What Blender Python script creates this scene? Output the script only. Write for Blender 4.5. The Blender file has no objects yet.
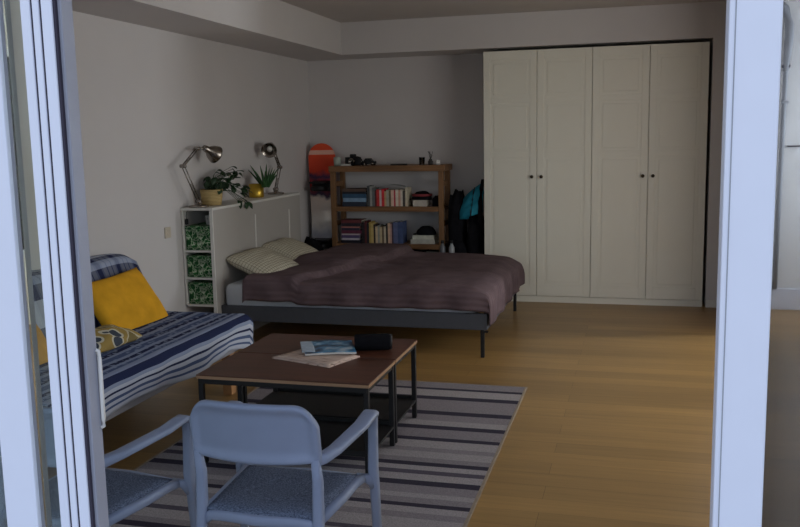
import bpy, bmesh, math, random
from mathutils import Vector, Matrix, noise
random.seed(7)
PI = math.pi
C = bpy.context.scene.collection

# ------------------------------------------------------------------ camera
F_PX, YAW, PITCH, ROLL, CAM_H = 873.66, 0.2672, 0.1433, -0.0199, 1.5836
def cam_axes():
    cy, sy = math.cos(YAW), math.sin(YAW)
    f = Vector((-sy, cy, 0)); r = Vector((cy, sy, 0)); u = Vector((0, 0, 1))
    cp, sp = math.cos(PITCH), math.sin(PITCH)
    f, u = f*cp-u*sp, u*cp+f*sp
    cr, sr = math.cos(ROLL), math.sin(ROLL)
    r, u = r*cr+u*sr, u*cr-r*sr
    return r, u, f
r_, u_, f_ = cam_axes()
cam = bpy.data.objects.new('camera', bpy.data.cameras.new('camera')); C.objects.link(cam)
cam.matrix_world = Matrix(((r_.x, u_.x, -f_.x, 0), (r_.y, u_.y, -f_.y, 0), (r_.z, u_.z, -f_.z, CAM_H), (0, 0, 0, 1)))
cam.data.sensor_width = 36; cam.data.lens = F_PX*36/800; cam.data.clip_start = 0.05
bpy.context.scene.camera = cam

# ------------------------------------------------------------------ light
vs = bpy.context.scene.view_settings
vs.view_transform = 'Standard'; vs.look = 'None'; vs.gamma = 1; vs.use_curve_mapping = False
vs.exposure = -0.46
w = bpy.data.worlds.new('world'); bpy.context.scene.world = w; w.use_nodes = True
wn = w.node_tree; wn.nodes.clear()
wo = wn.nodes.new('ShaderNodeOutputWorld'); wb = wn.nodes.new('ShaderNodeBackground')
wr = wn.nodes.new('ShaderNodeValToRGB'); wt = wn.nodes.new('ShaderNodeTexCoord'); wx = wn.nodes.new('ShaderNodeSeparateXYZ')
wm = wn.nodes.new('ShaderNodeMapRange'); wm.inputs['From Min'].default_value = -1
wn.links.new(wt.outputs['Generated'], wx.inputs[0]); wn.links.new(wx.outputs['Z'], wm.inputs['Value'])
wn.links.new(wm.outputs[0], wr.inputs[0]); wn.links.new(wr.outputs[0], wb.inputs[0]); wn.links.new(wb.outputs[0], wo.inputs[0])
cr = wr.color_ramp
cr.elements[0].position = 0.0; cr.elements[0].color = (.30, .30, .31, 1)
cr.elements[1].position = 1.0; cr.elements[1].color = (.62, .80, 1.25, 1)
e = cr.elements.new(.48); e.color = (.42, .42, .43, 1)
e = cr.elements.new(.52); e.color = (.86, .95, 1.10, 1)
wb.inputs[1].default_value = 1.68

def area(name, loc, target, sx, sy, power, col):
    l = bpy.data.lights.new(name, 'AREA'); l.shape = 'RECTANGLE'; l.size = sx; l.size_y = sy; l.energy = power; l.color = col
    o = bpy.data.objects.new(name, l); C.objects.link(o); o.location = loc
    o.rotation_euler = (Vector(target)-Vector(loc)).to_track_quat('-Z', 'Y').to_euler()
    return o
area('added_bay_fill', (2.5, 7.62, 1.6), (1.6, 8.5, 1.55), .45, 1.4, 125, (.88, .94, 1.0))  # added fill lamp that brightens the bay wall, no seen source
area('added_side_fill', (2.55, 4.75, 1.35), (-2.6, 7.4, 1.45), 2.4, 1.7, 66, (1.0, .975, .96))  # added fill lamp for the room, no seen source

# ------------------------------------------------------------------ materials
def S(r, g, b):
    f = lambda c: (c/255/12.92) if c/255 <= .04045 else ((c/255+.055)/1.055)**2.4
    return (f(r), f(g), f(b), 1)
class NT:
    def __init__(s, name, rough=.6, metal=0, spec=.4):
        s.m = bpy.data.materials.new(name); s.m.use_nodes = True; s.t = s.m.node_tree
        s.b = s.t.nodes['Principled BSDF']; s.b.inputs['Roughness'].default_value = rough
        s.b.inputs['Metallic'].default_value = metal; s.b.inputs['Specular IOR Level'].default_value = spec
    def n(s, kind, **kw):
        x = s.t.nodes.new('ShaderNode'+kind)
        for k, v in kw.items():
            if k in x.inputs: x.inputs[k].default_value = v
            else: setattr(x, k, v)
        return x
    def l(s, a, b): s.t.links.new(a, b)
    def coord(s, kind='Object', scale=(1, 1, 1), loc=(0, 0, 0), rot=(0, 0, 0)):
        tc = s.n('TexCoord'); mp = s.n('Mapping'); mp.inputs['Scale'].default_value = scale
        mp.inputs['Location'].default_value = loc; mp.inputs['Rotation'].default_value = rot
        s.l(tc.outputs[kind], mp.inputs[0]); return mp.outputs[0]
    def ramp(s, fac, stops, interp='LINEAR'):
        r = s.n('ValToRGB'); c = r.color_ramp; c.interpolation = interp
        c.elements[0].position = stops[0][0]; c.elements[0].color = stops[0][1]
        c.elements[1].position = stops[-1][0]; c.elements[1].color = stops[-1][1]
        for p, col in stops[1:-1]:
            e = c.elements.new(p); e.color = col
        s.l(fac, r.inputs[0]); return r.outputs[0]
    def mix(s, a, b, fac, mode='MIX'):
        m = s.n('MixRGB', blend_type=mode)
        for sock, v in ((m.inputs[1], a), (m.inputs[2], b), (m.inputs[0], fac)):
            if isinstance(v, (tuple, float, int)): sock.default_value = v
            else: s.l(v, sock)
        return m.outputs[0]
    def col(s, c):
        if isinstance(c, tuple): s.b.inputs['Base Color'].default_value = c
        else: s.l(c, s.b.inputs['Base Color'])
    def bump(s, h, strength=.2, dist=.01):
        b = s.n('Bump'); b.inputs['Strength'].default_value = strength; b.inputs['Distance'].default_value = dist
        s.l(h, b.inputs['Height']); s.l(b.outputs[0], s.b.inputs['Normal'])

def mat(name, c, rough=.6, metal=0, spec=.4, vary=.06, scale=12, bump=0, c2=None):
    t = NT(name, rough, metal, spec)
    n = t.n('TexNoise', Scale=scale, Detail=4.0); t.l(t.coord(), n.inputs[0])
    lo = tuple(x*(1-vary) for x in c[:3])+(1,); hi = c2 if c2 else tuple(min(1, x*(1+vary)) for x in c[:3])+(1,)
    t.col(t.ramp(n.outputs[0], [(.3, lo), (.7, hi)]))
    if bump: t.bump(n.outputs[0], bump, .005)
    return t.m
M = {}
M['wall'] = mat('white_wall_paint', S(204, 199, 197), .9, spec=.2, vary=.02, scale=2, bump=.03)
M['ceiling'] = mat('ceiling_paint', S(196, 190, 186), .9, spec=.1, vary=.02, scale=2)
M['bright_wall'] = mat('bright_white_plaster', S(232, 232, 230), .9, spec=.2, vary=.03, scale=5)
M['door_frame'] = mat('white_lacquered_aluminium', S(222, 226, 236), .35, spec=.5, vary=.01)
M['shaded_profile'] = mat('profile_shade_grey', S(150, 152, 162), .5, spec=.4, vary=.01)  # shade of the inward-facing sides put into this grey
M['groove'] = mat('groove_shade_and_dark_joint', S(52, 48, 62), .7, vary=.05)  # dark tone for groove shade, also the panel joint and a clamp
M['wardrobe'] = mat('cream_white_foil', S(226, 222, 208), .35, spec=.45, vary=.015, scale=3)
M['white'] = mat('white_laminate', S(214, 211, 204), .45, vary=.01, scale=3)
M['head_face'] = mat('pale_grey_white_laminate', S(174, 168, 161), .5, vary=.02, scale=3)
M['chrome'] = mat('brushed_nickel', S(150, 142, 134), .25, 1, vary=.05)
M['knob'] = mat('dark_bronze_knob', S(70, 62, 52), .4, .8)
M['bedframe'] = mat('charcoal_bed_frame', S(72, 74, 80), .6, vary=.05, scale=30)
M['black_metal'] = mat('black_powder_coated_metal', S(20, 19, 21), .5, vary=.1)
M['black_shelf'] = mat('black_metal_shelf', S(14, 13, 14), .6, vary=.1)
M['black_cloth'] = mat('black_fabric', S(22, 22, 26), .95, spec=.1, vary=.2, scale=20, bump=.4)
M['teal_cloth'] = mat('turquoise_nylon', S(28, 128, 150), .7, spec=.3, vary=.15, scale=14, bump=.4)
M['sheet'] = mat('white_bed_sheet', S(206, 208, 212), .95, spec=.1, vary=.03, scale=10, bump=.2)
M['chair'] = mat('pale_blue_grey_plastic', S(136, 147, 170), .45, spec=.4, vary=.03)
M['pot_gold'] = mat('brass_plant_pot', S(196, 160, 60), .3, .75, vary=.1, scale=6)
M['soil'] = mat('potting_soil', S(44, 32, 24), 1, vary=.3, scale=90)
M['leaf'] = mat('dark_green_leaf', S(32, 58, 30), .5, vary=.35, scale=9)
M['aloe'] = mat('blue_green_succulent', S(46, 84, 44), .5, vary=.3, scale=14)
M['yellow'] = mat('mustard_yellow_linen', S(222, 162, 42), .9, spec=.1, vary=.12, scale=9, bump=.35)
M['sofa_frame'] = mat('light_grey_sofa_frame', S(150, 148, 152), .7, vary=.04)
M['pine'] = mat('pine_leg', S(176, 128, 82), .6, vary=.1, scale=20)
M['sofa_cloth'] = mat('grey_sofa_upholstery', S(130, 132, 140), .95, spec=.1, vary=.08, scale=60, bump=.3)
M['pipe'] = mat('grey_painted_pipe', S(150, 154, 160), .5, vary=.03)
M['outlet'] = mat('ivory_plastic', S(196, 184, 166), .5, vary=.01)
M['bulb'] = mat('frosted_bulb', S(235, 230, 220), .3, vary=.01)
M['terrace'] = mat('pale_terrace_tile', S(170, 168, 165), .8, vary=.05, scale=3)
M['paper'] = mat('page_paper', S(206, 198, 180), .9, vary=.05, scale=60)

def wood(name, c1, c2, axis=0, scale=1, rough=.5):
    t = NT(name, rough, spec=.35)
    sc = [30*scale]*3; sc[axis] = 2*scale
    n = t.n('TexNoise', Scale=1.0, Detail=6.0, Roughness=.6); t.l(t.coord(scale=sc), n.inputs[0])
    t.col(t.ramp(n.outputs[0], [(.3, c1), (.7, c2)])); t.bump(n.outputs[0], .05, .002)
    return t.m
M['shelf_wood_x'] = wood('oiled_acacia_board', S(104, 74, 48), S(146, 106, 70), 0)
M['shelf_wood_z'] = wood('oiled_acacia_post', S(106, 76, 48), S(148, 108, 72), 2)
M['table_top'] = wood('dark_walnut_table_top', S(72, 42, 30), S(98, 58, 42), 0, .7, .38)
M['table_edge'] = wood('bare_wood_table_edge', S(150, 116, 88), S(176, 140, 108), 0)

def make_floor():
    t = NT('honey_oak_boards', .36, spec=.42)
    co = t.coord()
    br = t.n('TexBrick', Scale=1.0); br.offset = .37
    br.inputs['Brick Width'].default_value = 1.9; br.inputs['Row Height'].default_value = .145
    br.inputs['Mortar Size'].default_value = .0012; br.inputs['Mortar Smooth'].default_value = .2
    br.inputs['Color1'].default_value = S(150, 118, 71); br.inputs['Color2'].default_value = S(167, 132, 80)
    br.inputs['Mortar'].default_value = S(112, 84, 50)
    t.l(co, br.inputs[0])
    n = t.n('TexNoise', Scale=1.0, Detail=6.0, Roughness=.65); t.l(t.coord(scale=(1.6, 34, 1)), n.inputs[0])
    g = t.ramp(n.outputs[0], [(.3, (.74, .72, .70, 1)), (.7, (1.1, 1.08, 1.05, 1))])
    c = t.mix(br.outputs[0], g, .75, 'MULTIPLY')
    n2 = t.n('TexNoise', Scale=.9, Detail=2.0); t.l(t.coord(scale=(.35, 2.2, 1)), n2.inputs[0])
    c = t.mix(c, t.ramp(n2.outputs[0], [(.35, (.86, .85, .84, 1)), (.68, (1.12, 1.12, 1.1, 1))]), .8, 'MULTIPLY')
    t.col(c); t.bump(n.outputs[0], .04, .002)
    return t.m
M['floor'] = make_floor()

def make_glass(name, tint):
    t = NT(name); t.t.nodes.remove(t.b)
    out = [n for n in t.t.nodes if n.type == 'OUTPUT_MATERIAL'][0]
    tr = t.n('BsdfTransparent'); tr.inputs[0].default_value = tint
    gl = t.n('BsdfGlossy'); gl.inputs['Roughness'].default_value = .02
    fr = t.n('Fresnel', IOR=1.35); mx = t.n('MixShader')
    t.l(fr.outputs[0], mx.inputs[0]); t.l(tr.outputs[0], mx.inputs[1]); t.l(gl.outputs[0], mx.inputs[2]); t.l(mx.outputs[0], out.inputs[0])
    return t.m
M['glass'] = make_glass('window_glass', (.88, .92, .89, 1))
M['glass_tinted'] = make_glass('grey_tinted_glass', (.44, .45, .47, 1))
M['glass_clear'] = make_glass('clear_tumbler_glass', (.86, .88, .88, 1))

# rug stripes along X, measured by distance from the camera side
def make_rug():
    t = NT('striped_flatweave', .95, spec=.1)
    sx = t.n('SeparateXYZ'); tc = t.n('TexCoord'); 
    nz = t.n('TexNoise', Scale=1.0, Detail=3.0); t.l(t.coord(scale=(1.3, 25, 1)), nz.inputs[0])
    t.l(tc.outputs['Object'], sx.inputs[0])
    ma = t.n('MapRange'); ma.inputs['From Min'].default_value = 0; ma.inputs['From Max'].default_value = 2.44
    ad = t.n('Math', operation='MULTIPLY_ADD'); t.l(nz.outputs[0], ad.inputs[0]); ad.inputs[1].default_value = .012; t.l(sx.outputs['Y'], ad.inputs[2])
    t.l(ad.outputs[0], ma.inputs['Value'])
    L, Mi, D, K = S(160, 153, 153), S(138, 131, 134), S(90, 84, 94), S(62, 58, 70)
    bands = [(2.94, L), (3.02, K), (3.07, Mi), (3.12, L), (3.20, D), (3.24, L), (3.345, Mi), (3.40, L), (3.46, K), (3.50, Mi), (3.55, L), (3.60, Mi), (3.69, K), (3.745, L), (3.82, D), (3.865, L),
             (3.925, K), (3.97, Mi), (4.03, L), (4.12, Mi), (4.17, L), (4.275, K), (4.325, Mi), (4.46, K), (4.515, L), (4.60, Mi), (4.71, K), (4.775, Mi), (4.99, K), (5.065, L), (5.19, K), (5.235, Mi)]
    y0 = 2.93
    t_stops = [((y-y0)/2.44, c) for y, c in bands]
    c = t.ramp(ma.outputs[0], t_stops[:32], 'CONSTANT')
    n = t.n('TexNoise', Scale=160.0, Detail=2.0); t.l(t.coord(), n.inputs[0])
    c = t.mix(c, t.ramp(n.outputs[0], [(.3, (.72, .72, .72, 1)), (.7, (1.2, 1.2, 1.2, 1))]), .8, 'MULTIPLY')
    t.col(c); t.bump(n.outputs[0], .5, .004)
    return t.m
M['rug'] = make_rug()
M['rug_edge'] = mat('rug_binding', S(150, 134, 116), .9, vary=.1, scale=60)

NV, WH, MB, LB = S(44, 50, 80), S(188, 192, 204), S(82, 96, 130), S(142, 152, 176)
def make_throw():
    t = NT('blue_white_striped_throw', .95, spec=.05)
    uv = t.n('UVMap'); sx = t.n('SeparateXYZ'); t.l(uv.outputs[0], sx.inputs[0])
    # v: 0 at the wall .. 1 at the front hem (0.92 m)
    edges = [(0, NV), (.10, MB), (.14, LB), (.17, NV), (.24, LB), (.27, MB), (.31, NV), (.35, LB), (.39, MB), (.43, NV), (.47, LB), (.50, MB), (.55, LB), (.58, NV),
             (.615, LB), (.64, MB), (.665, LB), (.71, NV), (.755, LB), (.785, WH), (.82, NV), (.838, WH), (.875, MB), (.90, WH), (.93, MB), (.95, WH)]
    st = t.ramp(sx.outputs['Y'], edges, 'CONSTANT')
    vo = t.n('TexVoronoi', Scale=1.0); mp = t.n('Mapping'); mp.inputs['Scale'].default_value = (26, 30, 1); t.l(uv.outputs[0], mp.inputs[0]); t.l(mp.outputs[0], vo.inputs[0])
    dots = t.ramp(vo.outputs['Distance'], [(.25, (1, 1, 1, 1)), (.45, (0, 0, 0, 1))])
    zone = t.ramp(sx.outputs['Y'], [(0, (.9, .9, .9, 1)), (.1, (.8, .8, .8, 1)), (.5, (.8, .8, .8, 1)), (.66, (0, 0, 0, 1))], 'CONSTANT')
    f = t.mix(dots, zone, 1.0, 'MULTIPLY')
    inv = t.mix(st, LB, f)
    t.col(inv)
    n = t.n('TexNoise', Scale=120.0, Detail=2.0); t.l(t.coord(), n.inputs[0]); t.bump(n.outputs[0], .5, .004)
    return t.m
M['throw'] = make_throw()
def make_plaid():
    t = NT('navy_white_checked_throw', .95, spec=.05)
    uv = t.n('UVMap'); sx = t.n('SeparateXYZ'); t.l(uv.outputs[0], sx.inputs[0])
    a = t.ramp(sx.outputs['Y'], [(0, MB), (.05, NV), (.10, WH), (.16, LB), (.20, NV), (.23, WH), (.27, NV), (.30, LB), (.34, WH), (.40, NV), (.5, LB), (.6, NV), (.7, WH), (.8, NV)], 'CONSTANT')
    fm = t.n('Math', operation='PINGPONG'); t.l(sx.outputs['X'], fm.inputs[0]); fm.inputs[1].default_value = .11
    mr = t.n('MapRange'); t.l(fm.outputs[0], mr.inputs['Value']); mr.inputs['From Max'].default_value = .11
    b = t.ramp(mr.outputs[0], [(0, NV), (.2, LB), (.35, WH), (.7, MB), (.8, WH)], 'CONSTANT')
    c = t.mix(a, b, .25)
    n = t.n('TexNoise', Scale=90.0, Detail=2.0); t.l(t.coord(), n.inputs[0])
    t.col(c); t.bump(n.outputs[0], .5, .004); return t.m
M['plaid'] = make_plaid()
def make_swirl():
    t = NT('swirl_patterned_cotton', .95, spec=.05)
    vo = t.n('TexVoronoi', Scale=1.0); t.l(t.coord(scale=(8, 8, 8)), vo.inputs[0])
    c = t.ramp(vo.outputs['Distance'], [(0, S(150, 150, 120)), (.16, S(74, 80, 90)), (.36, S(206, 200, 180)), (.44, S(166, 140, 82)), (.62, S(200, 190, 160)), (.68, S(132, 116, 76))], 'CONSTANT')
    t.col(c); return t.m
M['swirl'] = make_swirl()
def make_leafbox():
    t = NT('green_leaf_printed_fabric', .8, spec=.2)
    n = t.n('TexVoronoi', Scale=27.0); n.feature = 'DISTANCE_TO_EDGE'
    nz = t.n('TexNoise', Scale=22.0, Detail=1.0); t.l(t.coord(), nz.inputs[0])
    d = t.mix(t.coord(), nz.outputs[1], .08); t.l(d, n.inputs[0])
    a = t.ramp(n.outputs[0], [(0, S(186, 196, 172)), (.05, S(168, 184, 156)), (.09, S(54, 122, 60)), (.25, S(30, 80, 42)), (1, S(14, 44, 26))])
    n2 = t.n('TexNoise', Scale=26.0, Detail=2.0); t.l(t.coord(loc=(3, 1, 2)), n2.inputs[0])
    b = t.ramp(n2.outputs[0], [(.42, (0, 0, 0, 1)), (.56, (1, 1, 1, 1))])
    t.col(t.mix(a, S(24, 48, 34), t.mix(b, (.55, .55, .55, 1), 1.0, 'MULTIPLY'))); return t.m
M['leafbox'] = make_leafbox()
def make_check():
    t = NT('beige_checked_cotton', .95, spec=.05)
    uv = t.n('UVMap'); mp = t.n('Mapping'); mp.inputs['Scale'].default_value = (20, 17, 1); t.l(uv.outputs[0], mp.inputs[0])
    br = t.n('TexBrick', Scale=1.0); br.offset = 0; br.inputs['Brick Width'].default_value = 1; br.inputs['Row Height'].default_value = 1
    br.inputs['Mortar Size'].default_value = .09; br.inputs['Color1'].default_value = S(196, 188, 166); br.inputs['Color2'].default_value = S(202, 194, 172); br.inputs['Mortar'].default_value = S(134, 126, 112)
    t.l(mp.outputs[0], br.inputs[0]); t.col(br.outputs[0]); return t.m
M['check'] = make_check()
def make_quilt():
    t = NT('plum_grey_quilted_cotton', .9, spec=.1)
    uv = t.n('UVMap'); sx = t.n('SeparateXYZ'); t.l(uv.outputs[0], sx.inputs[0])
    wv = t.n('Math', operation='MULTIPLY'); t.l(sx.outputs['Y'], wv.inputs[0]); wv.inputs[1].default_value = 2*PI/.042
    sn = t.n('Math', operation='SINE'); t.l(wv.outputs[0], sn.inputs[0])
    n = t.n('TexNoise', Scale=5.0, Detail=4.0); t.l(t.coord(), n.inputs[0])
    t.col(t.ramp(n.outputs[0], [(.3, S(92, 76, 79)), (.7, S(112, 94, 97))]))
    ad = t.n('Math', operation='MULTIPLY_ADD'); t.l(n.outputs[0], ad.inputs[0]); ad.inputs[1].default_value = 3.0; t.l(sn.outputs[0], ad.inputs[2])
    t.bump(ad.outputs[0], .35, .006); return t.m
M['quilt'] = make_quilt()
def make_seatpad():
    t = NT('speckled_grey_felt', .95, spec=.1)
    n = t.n('TexNoise', Scale=190.0, Detail=3.0); t.l(t.coord(), n.inputs[0])
    t.col(t.ramp(n.outputs[0], [(.36, S(70, 78, 94)), (.64, S(118, 128, 148))])); t.bump(n.outputs[0], .6, .004); return t.m
M['seatpad'] = make_seatpad()
def make_board():
    t = NT('snowboard_graphic', .6, spec=.3)
    sx = t.n('SeparateXYZ'); tc = t.n('TexCoord'); t.l(tc.outputs['Object'], sx.inputs[0])
    n = t.n('TexNoise', Scale=9.0, Detail=3.0); t.l(t.coord(), n.inputs[0])
    ad = t.n('Math', operation='MULTIPLY_ADD'); t.l(n.outputs[0], ad.inputs[0]); ad.inputs[1].default_value = .16; t.l(sx.outputs['Z'], ad.inputs[2])
    mr = t.n('MapRange'); mr.inputs['From Min'].default_value = .08; mr.inputs['From Max'].default_value = 1.62; t.l(ad.outputs[0], mr.inputs['Value'])
    c = t.ramp(mr.outputs[0], [(0, S(150, 152, 156)), (.28, S(226, 222, 218)), (.38, S(176, 178, 190)), (.46, S(236, 228, 220)), (.63, S(226, 206, 192)), (.66, S(60, 50, 74)), (.72, S(190, 60, 50)), (.78, S(46, 40, 74)), (.82, S(228, 72, 44)), (1, S(232, 84, 48))])
    st = t.ramp(sx.outputs['Z'], [(0, (0, 0, 0, 1)), (.6, (0, 0, 0, 1)), (.61, (1, 1, 1, 1)), (.63, (0, 0, 0, 1))], 'CONSTANT')
    mr2 = t.n('MapRange'); mr2.inputs['From Max'].default_value = 2.32; t.l(sx.outputs['Z'], mr2.inputs['Value'])
    t.l(mr2.outputs[0], st.node.inputs[0])
    t.col(t.mix(c, S(236, 180, 160), st)); return t.m
M['board'] = make_board()
def make_basket():
    t = NT('pale_straw_basket', .9, spec=.1)
    wv = t.n('TexWave', Scale=28.0, Distortion=1.5); wv.bands_direction = 'Z'; t.l(t.coord(), wv.inputs[0])
    t.col(t.ramp(wv.outputs[0], [(0, S(168, 142, 92)), (1, S(206, 180, 128))])); t.bump(wv.outputs[0], .5, .004); return t.m
M['basket'] = make_basket()
def make_cover():
    t = NT('blue_magazine_cover', .3, spec=.5)
    n = t.n('TexNoise', Scale=13.0, Detail=3.0); t.l(t.coord(), n.inputs[0])
    t.col(t.ramp(n.outputs[0], [(.36, S(28, 50, 70)), (.48, S(52, 110, 150)), (.56, S(92, 150, 184)), (.68, S(188, 202, 212))])); return t.m
M['cover'] = make_cover()
def make_news():
    t = NT('printed_newspaper', .9, spec=.1)
    n = t.n('TexNoise', Scale=16.0, Detail=5.0); t.l(t.coord(scale=(1, 3, 1)), n.inputs[0])
    t.col(t.ramp(n.outputs[0], [(.3, S(128, 108, 98)), (.42, S(196, 172, 158)), (.7, S(214, 192, 178))])); return t.m
M['news'] = make_news()
_cm = {}
def cmat(rgb, rough=.7):
    k = (rgb, rough)
    if k not in _cm: _cm[k] = mat('printed_cover_%d_%d_%d' % rgb, S(*rgb), rough, vary=.12, scale=30)
    return _cm[k]

# ------------------------------------------------------------------ mesh helpers
def BM(): return bmesh.new()
def box(bm, x0, x1, y0, y1, z0, z1, bev=0, seg=2, mi=0, rot=None, piv=None):
    t = bmesh.new()
    m = Matrix.Translation(((x0+x1)/2, (y0+y1)/2, (z0+z1)/2)) @ Matrix.Diagonal((x1-x0, y1-y0, z1-z0, 1))
    bmesh.ops.create_cube(t, size=1, matrix=m)
    if bev: bmesh.ops.bevel(t, geom=list(t.edges), offset=bev, segments=seg, affect='EDGES', profile=.5)
    if rot: bmesh.ops.rotate(t, verts=t.verts, cent=piv or ((x0+x1)/2, (y0+y1)/2, (z0+z1)/2), matrix=rot)
    for f in t.faces: f.material_index = mi
    merge(bm, t)
def merge(bm, t):
    me = bpy.data.meshes.new('tmp'); t.to_mesh(me); t.free(); bm.from_mesh(me); bpy.data.meshes.remove(me)
def tube(bm, pts, r, n=10, mi=0, flat=None, caps=True, up=None):
    """r: radius or list; flat=(a,b): half sizes along side / up for a rounded band"""
    pts = [Vector(p) for p in pts]; rings = []
    for i, p in enumerate(pts):
        d = (pts[min(i+1, len(pts)-1)]-pts[max(i-1, 0)]).normalized()
        ref = Vector(up) if up else (Vector((0, 0, 1)) if abs(d.z) < .95 else Vector((0, 1, 0)))
        s = d.cross(ref)
        if s.length < 1e-4: s = d.cross(Vector((1, 0, 0)))
        s.normalize(); u = s.cross(d)
        rr = r[i] if isinstance(r, (list, tuple)) else r
        a, b = (flat if flat else (rr, rr))
        if isinstance(a, (list, tuple)): a = a[i]
        if isinstance(b, (list, tuple)): b = b[i]
        ring = []
        for k in range(n):
            th = 2*PI*k/n; c, sn = math.cos(th), math.sin(th)
            if flat:
                ex = .55; c = math.copysign(abs(c)**ex, c); sn = math.copysign(abs(sn)**ex, sn)
            ring.append(bm.verts.new(p+s*c*a+u*sn*b))
        rings.append(ring)
    for A, B in zip(rings, rings[1:]):
        for k in range(n):
            f = bm.faces.new((A[k], A[(k+1) % n], B[(k+1) % n], B[k])); f.material_index = mi; f.smooth = True
    if caps:
        for R in (rings[0][::-1], rings[-1]):
            f = bm.faces.new(R); f.material_index = mi
def lathe(bm, prof, c=(0, 0, 0), n=24, mi=0, mx=None):
    rings = []; c = Vector(c)
    for r, z in prof:
        rings.append([bm.verts.new((mx @ Vector((r*math.cos(2*PI*k/n), r*math.sin(2*PI*k/n), z)) if mx else Vector((r*math.cos(2*PI*k/n), r*math.sin(2*PI*k/n), z)))+c) for k in range(n)])
    for A, B in zip(rings, rings[1:]):
        for k in range(n):
            f = bm.faces.new((A[k], A[(k+1) % n], B[(k+1) % n], B[k])); f.material_index = mi; f.smooth = True
    for R, p in ((rings[0][::-1], prof[0]), (rings[-1], prof[-1])):
        if p[0] > 1e-3:
            f = bm.faces.new(R); f.material_index = mi
def grid(bm, fn, nu, nv, uvf=None, mi=0, closed_u=False):
    uvl = bm.loops.layers.uv.verify(); V = [[bm.verts.new(fn(i/nu, j/nv)) for j in range(nv+1)] for i in range(nu+1)]
    for i in range(nu):
        for j in range(nv):
            f = bm.faces.new((V[i][j], V[i+1][j], V[i+1][j+1], V[i][j+1])); f.smooth = True; f.material_index = mi
            for lp, (a, b) in zip(f.loops, ((i, j), (i+1, j), (i+1, j+1), (i, j+1))):
                lp[uvl].uv = uvf(a/nu, b/nv) if uvf else (a/nu, b/nv)
    return V
def prism(bm, outline, y0, y1, bev=0, mi=0):
    """outline in XZ extruded along Y"""
    t = bmesh.new(); vs_ = [t.verts.new((x, y0, z)) for x, z in outline]; f = t.faces.new(vs_)
    g = bmesh.ops.extrude_face_region(t, geom=[f]); bmesh.ops.translate(t, verts=[v for v in g['geom'] if isinstance(v, bmesh.types.BMVert)], vec=(0, y1-y0, 0))
    bmesh.ops.recalc_face_normals(t, faces=t.faces)
    if bev: bmesh.ops.bevel(t, geom=[e for e in t.edges if abs(e.verts[0].co.y-e.verts[1].co.y) < 1e-6], offset=bev, segments=2, affect='EDGES')
    for f in t.faces: f.material_index = mi
    merge(bm, t)
def wloc(o):
    v = Vector((0, 0, 0))
    while o: v += o.location; o = o.parent
    return v
def obj(name, bm, m, parent=None, smooth=False, solid=0, sub=0, offs=-1):
    bmesh.ops.recalc_face_normals(bm, faces=bm.faces)
    if smooth:
        for f in bm.faces: f.smooth = True
    lo = Vector([min(v.co[i] for v in bm.verts) for i in range(3)]); hi = Vector([max(v.co[i] for v in bm.verts) for i in range(3)])
    org = Vector(((lo.x+hi.x)/2, (lo.y+hi.y)/2, lo.z))
    bmesh.ops.translate(bm, verts=bm.verts, vec=-org)
    me = bpy.data.meshes.new(name); bm.to_mesh(me); bm.free()
    for x in (m if isinstance(m, (list, tuple)) else [m]): me.materials.append(x)
    o = bpy.data.objects.new(name, me); C.objects.link(o)
    if parent: o.parent = parent; o.location = org-wloc(parent)
    else: o.location = org
    if solid:
        s = o.modifiers.new('solid', 'SOLIDIFY'); s.thickness = solid; s.offset = offs
    if sub:
        s = o.modifiers.new('sub', 'SUBSURF'); s.levels = sub; s.render_levels = sub
    return o
def thing(name, label, cat, loc=(0, 0, 0), group=None):
    o = bpy.data.objects.new(name, None); C.objects.link(o); o.location = loc; o.empty_display_size = .1
    o['label'] = label; o['category'] = cat
    if group: o['group'] = group
    return o
def tag(o, label, cat, group=None):
    o['label'] = label; o['category'] = cat
    if group: o['group'] = group
    return o
def struct(name, bm, m, parent=None):
    o = obj(name, bm, m, parent)
    if not parent: o['kind'] = 'structure'
    return o
def dup(root, loc, rotz=None, label=None):
    r = root.copy(); C.objects.link(r); r.location = loc
    if rotz is not None: r.rotation_euler = (0, 0, rotz)
    if label: r['label'] = label
    for ch in list(root.children):
        c = ch.copy(); C.objects.link(c); c.parent = r
        for g in ch.children:
            d = g.copy(); C.objects.link(d); d.parent = c
    return r

# ------------------------------------------------------------------ room shell
XL, XR, YB, YF, ZC, ZS, YW = -3.36, 2.6, 8.77, 1.60, 2.694, 2.39, 8.26
b = BM(); box(b, XL-.2, XR+.2, YF-.02, YB+.2, -.2, 0); struct('floor', b, M['floor'])
b = BM(); box(b, XL-.2, XR+.2, -2.5, YF-.02, -.25, -.05); struct('floor', b, M['terrace'])
b = BM(); box(b, XL-.2, XR+.2, YF, YB+.2, ZC, ZC+.2); struct('ceiling', b, M['ceiling'])
b = BM(); box(b, XL-.2, XL, YF, YB+.2, 0, ZC); struct('wall_left', b, M['wall'])
b = BM(); box(b, XL, .98, YB, YB+.2, 0, ZC); struct('wall_back', b, M['wall'])
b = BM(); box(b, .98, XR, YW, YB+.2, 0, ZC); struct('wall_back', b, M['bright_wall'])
b = BM(); box(b, .61, .98, YW, YB, 0, ZC); box(b, .86, .98, 7.2, YW, 0, ZC); struct('wall_pillar_light_screen', b, M['wall'])  # pillar, plus an unseen stub added to screen off the bay fill
b = BM(); box(b, XR, XR+.2, YF, 3.4, 0, ZC); box(b, XR, XR+.2, 6.1, 6.3, 0, ZC); box(b, XR, XR+.2, 3.4, 6.1, 0, .4); box(b, XR, XR+.2, 3.4, 6.1, 2.3, ZC); box(b, XR, XR+.2, 7.9, YB+.2, 0, ZC); box(b, XR, XR+.2, 6.3, 7.9, 0, .6); box(b, XR, XR+.2, 6.3, 7.9, 2.4, ZC); struct('wall_right', b, M['bright_wall'])
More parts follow.
